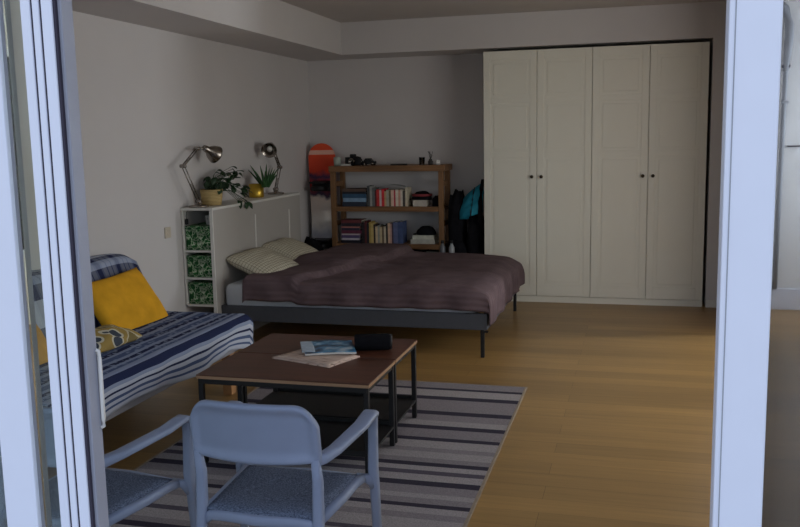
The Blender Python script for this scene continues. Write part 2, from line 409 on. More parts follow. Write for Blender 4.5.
b = BM(); box(b, XL, -2.81, YF, YB, ZS, ZC); struct('trim_1', b, M['wall'])
b = BM(); box(b, -2.81, .61, YW, YB, ZS, ZC); struct('trim_2', b, M['wall'])
b = BM(); box(b, XL, XR, YF, YF+.14, ZS, ZC); struct('wall_front', b, M['wall'])
b = BM(); box(b, XL, -1.43, YB-.014, YB, 0, .08, .003); struct('baseboard_back', b, M['white'])
b = BM(); box(b, .612, .86, YW-.014, YW, 0, .07, .003); struct('baseboard_pillar', b, M['white'])
b = BM(); box(b, .98, XR, YW-.018, YW, 0, .19, .004); struct('baseboard_right', b, M['door_frame'])
b = BM(); box(b, XL, XL+.014, YF+.1, 5.8, 0, .08, .003); struct('baseboard_left', b, M['white'])
# horizontal panel joint on the bright wall
b = BM(); box(b, 1.24, XR, YW-.012, YW, 1.435, 1.447); struct('trim_3', b, M['groove'])
# added unseen window to light the right bay
b = BM()
for a in ((6.3, 6.36), (7.84, 7.9), (7.07, 7.13)): box(b, XR+.04, XR+.1, a[0], a[1], .6, 2.4, .004)
box(b, XR+.04, XR+.1, 6.3, 7.9, .6, .66, .004); box(b, XR+.04, XR+.1, 6.3, 7.9, 2.34, 2.4, .004)
wd = struct('added_bay_window', b, M['door_frame'])
b = BM(); box(b, XR+.06, XR+.066, 6.36, 7.84, .66, 2.34); obj('pane', b, M['glass'], wd)

b = BM()  # added unseen window to raise the room brightness
for a in ((3.4, 3.46), (6.04, 6.1), (4.72, 4.78)): box(b, XR+.1, XR+.16, a[0], a[1], .4, 2.3, .004)
box(b, XR+.1, XR+.16, 3.4, 6.1, .4, .46, .004); box(b, XR+.1, XR+.16, 3.4, 6.1, 2.24, 2.3, .004)
wd = struct('added_side_window', b, M['door_frame'])
b = BM(); box(b, XR+.12, XR+.126, 3.46, 6.04, .46, 2.24); obj('pane', b, M['glass'], wd)

# glazed front: fixed light on the left, the open sliding leaf, fixed light on the right
ZT = ZS
b = BM(); box(b, -1.39, -1.305, YF, YF+.014, 0, ZT, .003); box(b, XL, XL+.06, YF, YF+.05, 0, ZT, .003)
box(b, XL, -1.305, YF, YF+.05, 0, .08, .003); box(b, XL, -1.305, YF, YF+.05, ZT-.07, ZT, .003)
w1 = struct('window_1', b, M['door_frame'])
b = BM(); box(b, -1.389, -1.306, YF+.014, YF+.05, 0, ZT, .002); o = obj('inner_profile', b, M['shaded_profile'], w1); o['label'] = 'inner profile of the post, shaded in grey'  # side shade of the post put into its colour
b = BM(); box(b, XL+.06, -1.39, YF+.02, YF+.028, .08, ZT-.07); obj('pane', b, M['glass'], w1)
# the leaf: three ribs, groove shade as dark strips, side shade painted grey
b = BM()
x = -1.245
for k, wdt in enumerate((.023, .016, .026)):
    box(b, x, x+wdt, YF, YF+.03, .02, ZT-.02, .0025); x += wdt+.0055
box(b, -1.305, -1.245, YF+.012, YF+.04, .02, .09); box(b, -1.305, -1.245, YF+.012, YF+.04, ZT-.09, ZT-.02)
d1 = struct('door_1', b, M['door_frame'])
b = BM()
for gx in (-1.2217, -1.2002, -1.1687): box(b, gx-.0004, gx+.0055, YF+.004, YF+.0125, .02, ZT-.02)  # dark strips painting the shade in the grooves between ribs
obj('groove_line', b, M['groove'], d1)
b = BM(); box(b, -1.245, -1.155, YF+.0126, YF+.052, .02, ZT-.02, .002); o = obj('inner_profile', b, M['shaded_profile'], d1); o['label'] = 'inner profile of the leaf, shaded in grey'
b = BM(); box(b, -1.305, -1.245, YF+.024, YF+.03, .09, ZT-.09); obj('pane', b, M['glass'], d1)
b = BM(); tube(b, [(-1.155, YF+.046, .952), (-1.150, YF+.050, .955), (-1.149, YF+.050, .97), (-1.149, YF+.050, 1.11), (-1.150, YF+.050, 1.127), (-1.155, YF+.046, 1.13)], .0048, 10)
o = obj('door_handle', b, M['white'], d1); o['label'] = 'slim white pull handle'
b = BM(); box(b, .142, .226, YF, YF+.062, 0, ZT, .004); box(b, .152, .156, YF-.0008, YF+.01, 0, ZT)
box(b, XR-.06, XR, YF, YF+.06, 0, ZT, .003); box(b, .142, XR, YF, YF+.06, 0, .06, .003); box(b, .142, XR, YF, YF+.06, ZT-.07, ZT, .003)
w2 = struct('window_2', b, M['door_frame'])
b = BM(); box(b, .1515, .1535, YF-.0012, YF+.005, 0, ZT); obj('groove_line', b, M['pipe'], w2)
b = BM(); box(b, .226, XR-.06, YF+.03, YF+.038, .06, ZT-.07); o = obj('pane', b, M['glass_tinted'], w2); o['label'] = 'grey tinted pane'

# ------------------------------------------------------------------ wardrobes
def wardrobe(x0, label):
    t = thing('wardrobe', label, 'wardrobe', (x0+.5, 8.5, 0), 'tall cream wardrobes')
    b = BM(); box(b, x0, x0+.018, 8.285, 8.76, 0, 2.36); box(b, x0+.982, x0+1, 8.285, 8.76, 0, 2.36)
    box(b, x0+.018, x0+.982, 8.29, 8.76, 2.34, 2.36); box(b, x0+.018, x0+.982, 8.29, 8.76, .06, .08); box(b, x0+.018, x0+.982, 8.745, 8.755, .08, 2.34)
    obj('body', b, M['wardrobe'], t)
    b = BM(); box(b, x0, x0+1, 8.27, 8.285, 0, .058); obj('plinth', b, M['wardrobe'], t)
    for s in (0, 1):
        a, c = x0+.5*s+.002, x0+.5*s+.498; z0, z1 = .062, 2.357; st = .062
        b = BM()
        box(b, a, c, 8.2645, 8.282, z0, z1)
        box(b, a, a+st, YW, 8.268, z0, z1, .002); box(b, c-st, c, YW, 8.268, z0, z1, .002)
        for q0, q1 in ((z0, .17), (1.375, 1.425), (1.88, 1.93), (2.27, z1)): box(b, a+st, c-st, YW+.0005, 8.268, q0, q1, .002)
        for q0, q1 in ((.17, 1.375), (1.425, 1.88), (1.93, 2.27)):
            box(b, a+st+.03, c-st-.03, YW+.0025, 8.266, q0+.03, q1-.03, .004)
        d = obj('door', b, M['wardrobe'], t)
        kx = (c-.042) if s == 0 else (a+.042)
        b = BM(); lathe(b, [(.006, 0), (.006, .012), (.015, .016), (.016, .024), (.010, .029), (0.0005, .03)], (kx, YW, 1.195), 16, mx=Matrix.Rotation(PI/2, 3, 'X'))
        obj('knob', b, M['knob'], d)
wardrobe(-1.4176, 'left cream two-door panelled wardrobe, the one beside the foot of the bed')
wardrobe(-.4166, 'right cream two-door panelled wardrobe, next to the dark gap by the pillar')

# pipe beside the right frame
t = thing('wall_pipe', 'grey vertical pipe with clamps on the white wall seen through the right pane', 'pipe', (1.2, YW-.02, .19))
b = BM(); tube(b, [(1.185, YW-.03, .19), (1.19, YW-.03, 1.0), (1.20, YW-.03, 2.05), (1.20, YW-.03, 2.1)], .020, 12); obj('pipe', b, M['pipe'], t)
b = BM(); tube(b, [(1.20, YW-.035, 2.08), (1.205, YW-.04, 2.2), (1.215, YW-.04, 2.35), (1.21, YW-.04, 2.48), (1.18, YW-.03, 2.6), (1.12, YW-.02, 2.66)], [.024, .03, .036, .036, .033, .03], 12); obj('bend', b, M['pipe'], t)
for z in (2.12, 1.82):
    b = BM(); box(b, 1.17, 1.235, YW-.055, YW, z-.012, z+.012, .004); obj('clamp', b, M['groove'] if z > 2 else M['pipe'], t)
t = thing('wall_outlet', 'small ivory outlet on the left wall between sofa and headboard shelf', 'outlet', (XL, 5.76, .9))
b = BM(); box(b, XL, XL+.010, 5.72, 5.80, .88, .96, .003); obj('plate', b, M['outlet'], t)
b = BM(); lathe(b, [(.022, 0), (.022, .014), (.018, .014), (.018, .011)], (XL+.0, 5.76, .92), 16, mx=Matrix.Rotation(PI/2, 3, 'Y')); obj('socket', b, M['outlet'], t)

# ------------------------------------------------------------------ rug
t = thing('rug', 'grey flatweave rug with dark stripes under the coffee tables', 'rug', (-1.49, 4.15, 0))
b = BM(); box(b, -2.33, -.665, 2.93, 5.36, .001, .009, .002); o = obj('weave', b, M['rug'], t)
# object coordinates of the weave start at its near edge
me = o.data; dy = 1.215
for v in me.vertices: v.co.y += dy
o.location.y -= dy
b = BM(); box(b, -.665, -.65, 2.93, 5.36, .001, .010, .002); obj('edge_binding', b, M['rug_edge'], t)
b = BM(); box(b, -2.345, -2.33, 2.93, 5.36, .001, .010, .002); obj('edge_binding', b, M['rug_edge'], t)

# ------------------------------------------------------------------ coffee tables
def coffee_table(label):
    t = thing('coffee_table', label, 'table', (0, 0, 0), 'pair of low brown tables pushed together')
    W, D, H = .88, .455, .45
    b = BM(); box(b, -W/2, W/2, -D/2, D/2, H-.006, H, .0015); obj('tabletop', b, M['table_top'], t)
    b = BM()
    box(b, -W/2, W/2, -D/2, -D/2+.006, H-.02, H-.0055); box(b, -W/2, W/2, D/2-.006, D/2, H-.02, H-.0055)
    box(b, -W/2, -W/2+.006, -D/2+.006, D/2-.006, H-.02, H-.0055); box(b, W/2-.006, W/2, -D/2+.006, D/2-.006, H-.02, H-.0055)
    box(b, -W/2+.006, W/2-.006, -D/2+.006, D/2-.006, H-.019, H-.0062)
    o = obj('edge_band', b, M['table_edge'], t); o['label'] = 'pale bare wood edge'
    b = BM()
    for y in (-D/2+.012, D/2-.012): box(b, -W/2+.01, W/2-.01, y-.011, y+.011, H-.045, H-.02, .002)
    for x in (-W/2+.02, W/2-.02): box(b, x-.011, x+.011, -D/2+.02, D/2-.02, H-.045, H-.02, .002)
    obj('apron', b, M['black_metal'], t)
    for sx in (-1, 1):
        for sy in (-1, 1):
            x, y = sx*(W/2-.018), sy*(D/2-.018)
            b = BM(); box(b, x-.0125, x+.0125, y-.0125, y+.0125, 0, H-.02, .003); obj('leg', b, M['black_metal'], t)
    b = BM(); box(b, -W/2+.006, W/2-.006, -D/2+.006, D/2-.006, .095, .107, .002)
    for y in (-D/2+.006, D/2-.012): box(b, -W/2+.006, W/2-.006, y, y+.006, .107, .125)
    obj('shelf', b, M['black_shelf'], t)
    return t
ct = coffee_table('near half of the brown coffee table pair, beside the front armchair')
ct.location = (-1.62, 3.95, .011)
dup(ct, (-1.62, 4.415, .011), label='far half of the brown coffee table pair, nearer the bed, carrying the black case')
TZ = .461

def sheet_quad(bm, p, z, th, mi=0, wav=0, n=10, mi_side=None):
    """thin solid following the four floor-plan corners p"""
    P = [Vector((x, y, 0)) for x, y in p]
    def f(u, v, zz):
        q = (P[0]*(1-u)+P[1]*u)*(1-v)+(P[3]*(1-u)+P[2]*u)*v
        return (q.x, q.y, zz+wav*max(0, math.sin(u*PI*1.2-.3))*(.5+.5*v))
    A = grid(bm, lambda u, v: f(u, v, z+th), n, n, mi=mi)
    B = grid(bm, lambda u, v: f(u, v, z), n, n, mi=mi if mi_side is None else mi_side)
    rim = lambda V: [V[i][0] for i in range(n)]+[V[n][j] for j in range(n)]+[V[n-i][n] for i in range(n)]+[V[0][n-j] for j in range(n)]
    a, c = rim(A), rim(B)
    for i in range(len(a)):
        j = (i+1) % len(a); fc = bm.faces.new((a[i], a[j], c[j], c[i])); fc.material_index = mi if mi_side is None else mi_side
b = BM(); sheet_quad(b, [(-1.82, 4.09), (-1.46, 3.965), (-1.375, 4.20), (-1.70, 4.36)], TZ, .006)
sheet_quad(b, [(-1.80, 4.10), (-1.47, 3.985), (-1.39, 4.19), (-1.69, 4.34)], TZ+.0065, .004, wav=.006)
tag(obj('newspaper', b, M['news']), 'folded beige newspaper lying flat across the table seam under the magazine', 'newspaper')
b = BM(); sheet_quad(b, [(-1.64, 4.105), (-1.39, 4.19), (-1.50, 4.44), (-1.76, 4.36)], TZ+.018, .010, mi_side=1, wav=.006)
t = tag(obj('magazine', b, [M['cover'], M['white']]), 'blue glossy magazine with white page edges on top of the newspaper', 'magazine')
b = BM(); sheet_quad(b, [(-1.665, 4.125), (-1.60, 4.147), (-1.70, 4.372), (-1.765, 4.35)], TZ+.029, .0012, wav=.002)
obj('cover_stripe', b, cmat((176, 190, 204)), t)
t = thing('cylinder_case', 'black cylindrical case lying on its side at the right of the magazine', 'case', (-1.35, 4.36, TZ))
b = BM(); mx = Matrix.Rotation(PI/2, 3, 'Y'); mz = Matrix.Rotation(.28, 3, 'Z')
lathe(b, [(.001, -.10), (.036, -.10), (.043, -.093), (.044, -.05), (.044, .08), (.040, .09)], (-1.35, 4.36, TZ+.044), 28, mx=mz @ mx); obj('tube', b, M['black_cloth'], t)
b = BM(); lathe(b, [(.0405, .088), (.042, .092), (.036, .101), (.001, .101)], (-1.35, 4.36, TZ+.044), 28, mx=mz @ mx); obj('end_cap', b, M['black_metal'], t)

# ------------------------------------------------------------------ armchairs
def armchair(label):
    t = thing('armchair', label, 'chair', (0, 0, 0), 'pale blue-grey plastic armchairs')
    m = M['chair']; RX, RY, FX, FY = .198, -.215, .256, .18
    # rear posts
    for s in (-1, 1):
        b = BM(); tube(b, [(s*(RX+.012), RY-.055, 0), (s*(RX+.006), RY-.03, .22), (s*RX, RY-.005, .42), (s*RX, RY, .54), (s*RX, RY-.016, .618)], 0, 14, flat=([.014, .016, .017, .016, .013], [.016, .017, .018, .016, .010]), up=(0, 1, 0)); obj('leg', b, m, t)
    # arm + front leg in one sweep per side
    for s in (-1, 1):
        b = BM()
        tube(b, [(s*(RX-.004), RY-.006, .610), (s*(RX+.012), RY+.02, .610), (s*(RX+.030), RY+.08, .616), (s*(FX-.004), .06, .632), (s*FX, FY-.055, .643), (s*FX, FY-.022, .646), (s*FX, FY-.004, .636)], 0, 14,
             flat=([.016, .02, .024, .027, .027, .026, .024], [.020, .017, .013, .011, .011, .011, .012])); obj('armrest', b, m, t)
        b = BM(); tube(b, [(s*FX, FY-.010, .642), (s*FX, FY-.001, .626), (s*FX, FY, .58), (s*(FX-.002), FY-.002, .44), (s*(FX), FY+.006, .36), (s*(FX+.004), FY+.03, 0)], 0, 14, flat=([.019, .018, .016, .017, .016, .013], [.012, .014, .016, .019, .018, .015]), up=(0, 1, 0)); obj('leg', b, m, t)
    # backrest: one curved rounded panel with raised rim
    W, z0, z1 = .216, .598, .795
    def edge(u):   # top height over u in -1..1
        a = abs(u); return z1-.075*max(0, (a-.62)/.38)**2.8
    def bk(u, v, off):
        uu = u*2-1; x = uu*W; zt = edge(uu); zb = z0+.012*(uu*uu)-.006
        z = zb+(zt-zb)*v; y = RY-.028+.030*uu*uu-.030*(z-z0)/.2
        return (x, y+off, z)
    b = BM(); n1, n2 = 28, 12
    A = grid(b, lambda u, v: bk(u, v, -.007-(.012 if (min(v, 1-v) < .12 or min(u, 1-u) < .05) else 0)), n1, n2)
    B = grid(b, lambda u, v: bk(u, v, .011), n1, n2)
    rim = lambda V: [V[i][0] for i in range(n1)]+[V[n1][j] for j in range(n2)]+[V[n1-i][n2] for i in range(n1)]+[V[0][n2-j] for j in range(n2)]
    a, c = rim(A), rim(B)
    for i in range(len(a)):
        j = (i+1) % len(a); b.faces.new((a[i], a[j], c[j], c[i]))
    o = obj('backrest', b, m, t, smooth=True, sub=1)
    # seat frame
    b = BM(); zs = .405
    tube(b, [(-RX, RY, zs-.03), (-RX+.03, RY-.004, zs-.005), (-RX+.08, RY-.012, zs), (0, RY-.026, zs), (RX-.08, RY-.012, zs), (RX-.03, RY-.004, zs-.005), (RX, RY, zs-.03)], 0, 12, flat=(.014, .017))
    for s in (-1, 1):
        tube(b, [(s*(RX-.005), RY+.01, zs), (s*(RX+.010), 0, zs), (s*(FX-.045), FY-.07, zs+.002), (s*(FX-.035), FY-.03, zs+.004)], 0, 12, flat=(.014, .015))
        tube(b, [(s*(FX-.055), FY-.03, zs+.004), (s*(FX-.02), FY-.015, zs), (s*(FX-.004), FY-.004, zs-.035)], 0, 12, flat=([.014, .013, .012], [.016, .016, .012]))
    tube(b, [(-FX+.06, FY-.03, zs), (0, FY-.015, zs), (FX-.06, FY-.03, zs)], 0, 12, flat=(.014, .016))
    obj('seat_frame', b, m, t)
    def seat(u, v, z):
        w = (RX-.012)*(1-v)+(FX-.045)*v; uu = u*2-1
        y = (RY-.010-.014*(1-uu*uu))*(1-v)+(FY-.03)*v
        return (uu*w, y, z-.010*(1-uu*uu)*math.sin(PI*v))
    b = BM(); A = grid(b, lambda u, v: seat(u, v, zs+.002), 12, 12); B = grid(b, lambda u, v: seat(u, v, zs-.01), 12, 12)
    o = obj('seat', b, m, t)
    b = BM(); n = 14
    def pad(u, v, z, k=1):
        p = seat(u, v, z); r = min(1, min(u, 1-u, v, 1-v)*9); return (p[0]*.985, p[1]*.985, p[2]-(1-r**.5)*.012*k)
    A = grid(b, lambda u, v: pad(u, v, zs+.030), n, n); B = grid(b, lambda u, v: pad(u, v, zs+.004, -.2), n, n)
    rim = lambda V: [V[i][0] for i in range(n)]+[V[n][j] for j in range(n)]+[V[n-i][n] for i in range(n)]+[V[0][n-j] for j in range(n)]
    a, c = rim(A), rim(B)
    for i in range(len(a)):
        j = (i+1) % len(a); b.faces.new((a[i], a[j], c[j], c[i]))
    o = obj('seat_cushion', b, M['seatpad'], t, smooth=True); o['label'] = 'speckled grey felt cushion'
    return t
ac = armchair('pale blue-grey plastic armchair seen from behind, in front of the coffee tables')
ac.location = (-1.132, 2.62, 0); ac.rotation_euler = (0, 0, 0)
dup(ac, (-1.765, 2.465, 0), -.12, 'pale blue-grey plastic armchair cut off by the left door leaf, in front of sofa')

# ------------------------------------------------------------------ sofa
t = thing('sofa', 'low futon sofa with light grey frame along the left wall', 'sofa', (-2.87, 4.15, 0))
b = BM(); box(b, -2.455, -2.425, 3.15, 5.02, .27, .36, .004); box(b, -3.27, -2.455, 3.15, 3.18, .27, .36, .004); box(b, -3.27, -2.455, 4.99, 5.02, .27, .36, .004); box(b, -3.30, -3.27, 3.15, 5.02, .27, .36, .004)
box(b, -3.27, -2.455, 3.18, 4.99, .34, .36); obj('frame', b, M['sofa_frame'], t)
for x in (-2.47, -3.25):
    for y in (3.25, 4.88):
        b = BM(); box(b, x-.03, x+.03, y-.03, y+.03, 0, .275, .004); obj('leg', b, M['pine'], t)
b = BM(); box(b, -3.28, -2.44, 3.16, 5.10, .36, .455, .03, 3); obj('seat_mattress', b, M['sofa_cloth'], t, smooth=True)
b = BM()
prism(b, [(-3.29, .458), (-3.12, .458), (-3.20, .70), (-3.26, .82), (-3.34, .83), (-3.345, .5)], 3.25, 5.04, .015)
obj('backrest', b, M['sofa_cloth'], t)

# seat throw: from the back over the front edge, hem hanging
def throw_pt(u, v):
    y = 3.1+u*2.02; a = v*.94     # metres from the wall side
    flat = .66
    wob = .006*math.sin(u*19)+.004*math.sin(u*47+v*9)
    rr = .035
    if a < flat: x = -3.10+a; z = .470+.006*noise.noise(Vector((y*3, a*5, 0)))
    else:
        d = a-flat; ang = min(d/rr, PI/2)
        x = -3.10+flat+math.sin(ang)*rr; z = .470-rr*(1-math.cos(ang))-max(0, d-rr*PI/2)*(.62+.12*math.sin(u*11+1)+.38*max(0, u-.82)/.18)
        x += .012*math.sin(u*23)*max(0, d-.06)/.2+wob
    if u > .975:   # end hangs over far side a little
        z -= (u-.975)/.025*.03
    return (x, y, z)
b = BM(); grid(b, throw_pt, 120, 40, uvf=lambda u, v: (u*2.02, v))
th = tag(obj('seat_throw', b, M['throw'], smooth=True, solid=.008, offs=1), 'blue and white striped woven throw spread over the sofa seat', 'throw')
b = BM()
for i in range(26):
    v = .66+.34*i/26
    p = Vector(throw_pt(1, v)); l = .035+.02*random.random()
    tube(b, [p+Vector((0, .0, .004)), p+Vector((random.uniform(-.006, .006), .008, -.012)), p+Vector((random.uniform(-.01, .01), .010, -l))], .0022, 5)
obj('fringe', b, M['sofa_cloth'], th)
def back_pt(u, v):
    y = 3.2+u*1.90; a = v
    P = [(-3.335, .60), (-3.340, .84), (-3.325, .865), (-3.27, .862), (-3.215, .835), (-3.17, .72), (-3.095, .50), (-3.06, .475)]
    k = a*(len(P)-1); i = min(int(k), len(P)-2); f = k-i
    x = P[i][0]*(1-f)+P[i+1][0]*f; z = P[i][1]*(1-f)+P[i+1][1]*f
    e = max(0, (u-.93)/.07)
    z -= .03*e*e*(z > .7) ; x += .008*math.sin(u*21+a*6)
    return (max(x, -3.343), y, z+.008*math.sin(u*17))
b = BM(); grid(b, back_pt, 60, 35, uvf=lambda u, v: (u*2.02, v))
# far end of the cover closes over the cushion
pts = [back_pt(1, j/35) for j in range(36)]
vs2 = [b.verts.new(p) for p in pts]; vb = [b.verts.new((p[0]*.5+(-3.30)*.5, p[1]+.01, p[2]*.6+.48*.4)) for p in pts]
for i in range(35): b.faces.new((vs2[i], vs2[i+1], vb[i+1], vb[i]))
tag(obj('backrest_throw', b, M['plaid'], smooth=True, solid=.006, offs=1), 'navy and white checked throw draped over the sofa backrest', 'throw')

def cushion(name, m, w, h, th, mtx, label, group=None, cat='cushion', n=22, seed=1, droop=0):
    b = BM(); uvl = b.loops.layers.uv.verify()
    def f(u, v, s):
        a, c = u*2-1, v*2-1
        t_ = (max(0, 1-abs(a)**2.6)*max(0, 1-abs(c)**2.6))**.5
        px = a*w/2*(1-.07*(1-c*c)*abs(a)**3*0-.06*(1-abs(c)**1.5)*abs(a)**4); py = c*h/2*(1-.06*(1-abs(a)**1.5)*abs(c)**4)
        z = s*th/2*t_+.012*noise.noise(Vector((a*2.2+seed, c*2.2, s*1.0)))*t_*1.2
        return mtx @ Vector((px, py, z-droop*a*a))
    A = grid(b, lambda u, v: f(u, v, 1), n, n); B = grid(b, lambda u, v: f(u, v, -1), n, n)
    bmesh.ops.remove_doubles(b, verts=b.verts, dist=1e-5)
    return tag(obj(name, b, m, smooth=True), label, cat, group)
def frame_mtx(loc, xdir, ydir):
    x = Vector(xdir).normalized(); z = x.cross(Vector(ydir)).normalized(); y = z.cross(x)
    return Matrix(((x.x, y.x, z.x, loc[0]), (x.y, y.y, z.y, loc[1]), (x.z, y.z, z.z, loc[2]), (0, 0, 0, 1)))
cushion('cushion', M['yellow'], .60, .41, .15, frame_mtx((-3.03, 4.66, .605), (.03, .60, .02), (-.27, .02, .40)), 'large plain mustard yellow cushion leaning on the checked backrest', seed=3)
cushion('cushion', M['swirl'], .40, .24, .09, frame_mtx((-2.83, 4.12, .518), (.05, 1, 0), (-.5, 0, .10)), 'beige and grey cushion with ring pattern in front of the yellow one', seed=5)
cushion('cushion', cmat((206, 150, 50), .9), .36, .26, .12, frame_mtx((-2.99, 3.66, .56), (.0, 1, 0), (-.3, 0, .5)), 'small yellow cushion glimpsed through the narrow gap left of the door leaf', seed=8)

# ------------------------------------------------------------------ headboard shelf unit
t = thing('headboard_shelf', 'white headboard shelf unit between the left wall and bed', 'shelf unit', (-3.165, 6.7, 0))
HX0, HX1, HY0, HY1 = -3.355, -3.095, 5.97, 7.75
b = BM(); box(b, HX1-.022, HX1, HY0, HY1, 0, 1.065, .002)
obj('front_panel', b, M['head_face'], t)
b = BM(); box(b, HX1-.024, HX1+.001, HY0-.002, HY0+.012, 0, 1.065, .001); obj('panel_edge', b, M['white'], t)
for y0, z0, z1 in ((6.72, .50, .97), (7.46, .50, .95)):
    b = BM(); box(b, HX1, HX1+.004, y0, y0+.022, z0, z1, .001); o = obj('panel_strip', b, M['white'], t)
b = BM(); box(b, HX0, HX0+.016, HY0, HY1, .335, 1.065, .001); obj('back_panel', b, M['white'], t)
b = BM(); box(b, HX0-.003, HX1+.003, HY0-.003, HY1+.003, 1.065, 1.085, .002); obj('top', b, M['white'], t)
for z in (.325, .535, .745):
    b = BM(); box(b, HX0+.016, HX1-.024, HY0+.001, HY1-.001, z, z+.016, .001); obj('shelf', b, M['white'], t)
b = BM(); box(b, HX0+.016, HX1-.024, 6.55, 6.566, .342, 1.065); obj('divider', b, M['white'], t)
for z, lab in ((.3415, 'lowest green leaf-printed storage box in the headboard shelf'), (.5515, 'middle green leaf-printed storage box in the headboard shelf'), (.7615, 'topmost green leaf-printed storage box, below the open compartment')):
    tt = thing('storage_box', lab, 'box', (-3.25, 6.2, z), 'leaf-printed boxes in the headboard shelf')
    b = BM(); h = .186 if z > .7 else .168
    box(b, HX0+.022, HX1-.032, HY0+.012, 6.50, z, z+h-.022, .006); obj('body', b, M['leafbox'], tt)
    b = BM(); box(b, HX0+.019, HX1-.028, HY0+.008, 6.505, z+h-.030, z+h, .006); obj('lid', b, M['leafbox'], tt)
tt = thing('cup', 'pale cup standing on the top storage box, at its right', 'cup', (-3.17, 6.06, .948))
b = BM(); lathe(b, [(.001, 0), (.024, 0), (.029, .02), (.031, .072), (.028, .072), (.026, .01), (.001, .008)], (-3.17, 6.07, .9485), 24); obj('cup_body', b, cmat((168, 168, 166)), tt)
b = BM(); tube(b, [(-3.17, 6.042, .965), (-3.17, 6.024, .972), (-3.17, 6.021, .99), (-3.17, 6.040, 1.004)], .004, 8); obj('handle', b, cmat((168, 168, 166)), tt)
b = BM(); box(b, -3.336, -3.315, 5.982, 6.01, .955, 1.0, .006); tube(b, [(-3.325, 5.995, .99), (-3.321, 5.985, 1.02), (-3.313, 5.98, 1.05), (-3.308, 5.99, 1.0645)], .003, 6)
tag(obj('power_adapter', b, M['black_metal']), 'tiny black power plug hanging in the open compartment of the headboard shelf', 'plug')

# plants
def leaf(bm, base, d, up, L, W, n=5, curl=.25, tip=True):
    d = Vector(d).normalized(); s = d.cross(Vector(up))
    if s.length < 1e-3: s = Vector((1, 0, 0))
    s.normalize(); nrm = s.cross(d).normalized(); prev = None; base = Vector(base)
    for i in range(n+1):
        f = i/n; wd = W*math.sin(PI*min(1, f*.94+.06))**.8 if tip else W*(1-f)
        c = base+d*L*f-nrm*curl*L*f*f
        cur = (bm.verts.new(c-s*wd+nrm*wd*.25), bm.verts.new(c), bm.verts.new(c+s*wd+nrm*wd*.25))
        if prev:
            for k in (0, 1):
                fc = bm.faces.new((prev[k], prev[k+1], cur[k+1], cur[k])); fc.smooth = True
        prev = cur
PZ = 1.0855
t = thing('potted_plant', 'dark leafy trailing plant in a straw basket pot, near end of the headboard shelf', 'plant', (-3.23, 6.24, PZ), 'plants on the headboard shelf')
b = BM(); lathe(b, [(.001, 0), (.072, 0), (.081, .05), (.088, .125), (.083, .125), (.078, .11), (.001, .11)], (-3.23, 6.24, PZ), 28); obj('pot', b, M['basket'], t)
b = BM(); lathe(b, [(.079, .108), (.001, .114)], (-3.23, 6.24, PZ), 20); obj('soil', b, M['soil'], t)
b = BM(); b2 = BM(); rnd = random.Random(4)
base = Vector((-3.23, 6.24, PZ+.11))
targets = []
for i in range(46):
    a, q = rnd.uniform(0, 1), rnd.uniform(0, 1)
    targets.append(Vector((rnd.uniform(-3.31, -3.12), 6.22+.40*a, PZ+.12+.15*q*(1-.5*abs(a-.7)))))
for i in range(12):
    targets.append(Vector((rnd.uniform(-3.14, -3.08), rnd.uniform(6.44, 6.58), PZ+rnd.uniform(-.01, .14))))
targets += [Vector((-3.2, 6.55, PZ+.29)), Vector((-3.18, 6.52, PZ+.27)), Vector((-3.2, 6.6, PZ+.25))]
for p in targets:
    mid = base.lerp(p, .5)+Vector((0, 0, .05)); tube(b2, [base+Vector((rnd.uniform(-.02, .02), rnd.uniform(-.02, .02), 0)), mid, p], .0022, 5)
    d = (p-mid); d.z -= .02; d = d*.4+Vector((rnd.uniform(-.05, .07), rnd.uniform(-.07, .07), rnd.uniform(-.07, .02)))
    leaf(b, p, d, (rnd.uniform(-.4, .6), rnd.uniform(-.6, .2), 1), rnd.uniform(.050, .072), rnd.uniform(.020, .028))
obj('foliage', b, M['leaf'], t, solid=.0012); obj('stems', b2, M['leaf'], t)
t = thing('potted_plant', 'spiky upright succulent in a round brass pot, before the second lamp', 'plant', (-3.25, 7.12, PZ), 'plants on the headboard shelf')
b = BM(); lathe(b, [(.001, 0), (.062, 0), (.066, .01), (.066, .118), (.062, .118), (.060, .095), (.001, .095)], (-3.25, 7.12, PZ), 28); obj('pot', b, M['pot_gold'], t)
b = BM(); lathe(b, [(.061, .094), (.001, .098)], (-3.25, 7.12, PZ), 20); obj('soil', b, M['soil'], t)
b = BM()
for i in range(17):
    a = i*2.4; tilt = .12+.5*(i % 5)/4; L = rnd.uniform(.13, .20)*(1.1 if i % 5 < 3 else .95)
    d = Vector((math.cos(a)*tilt, math.sin(a)*tilt, 1)).normalized(); o0 = Vector((-3.16+.025*math.cos(a), 7.12+.025*math.sin(a), PZ+.09))
    q = [o0+d*L*f+Vector((math.cos(a), math.sin(a), 0))*.03*f*f for f in (0, .3, .6, .85, 1)]
    tube(b, q, [.010, .011, .0085, .005, .001], 7)
obj('foliage', b, M['aloe'], t)

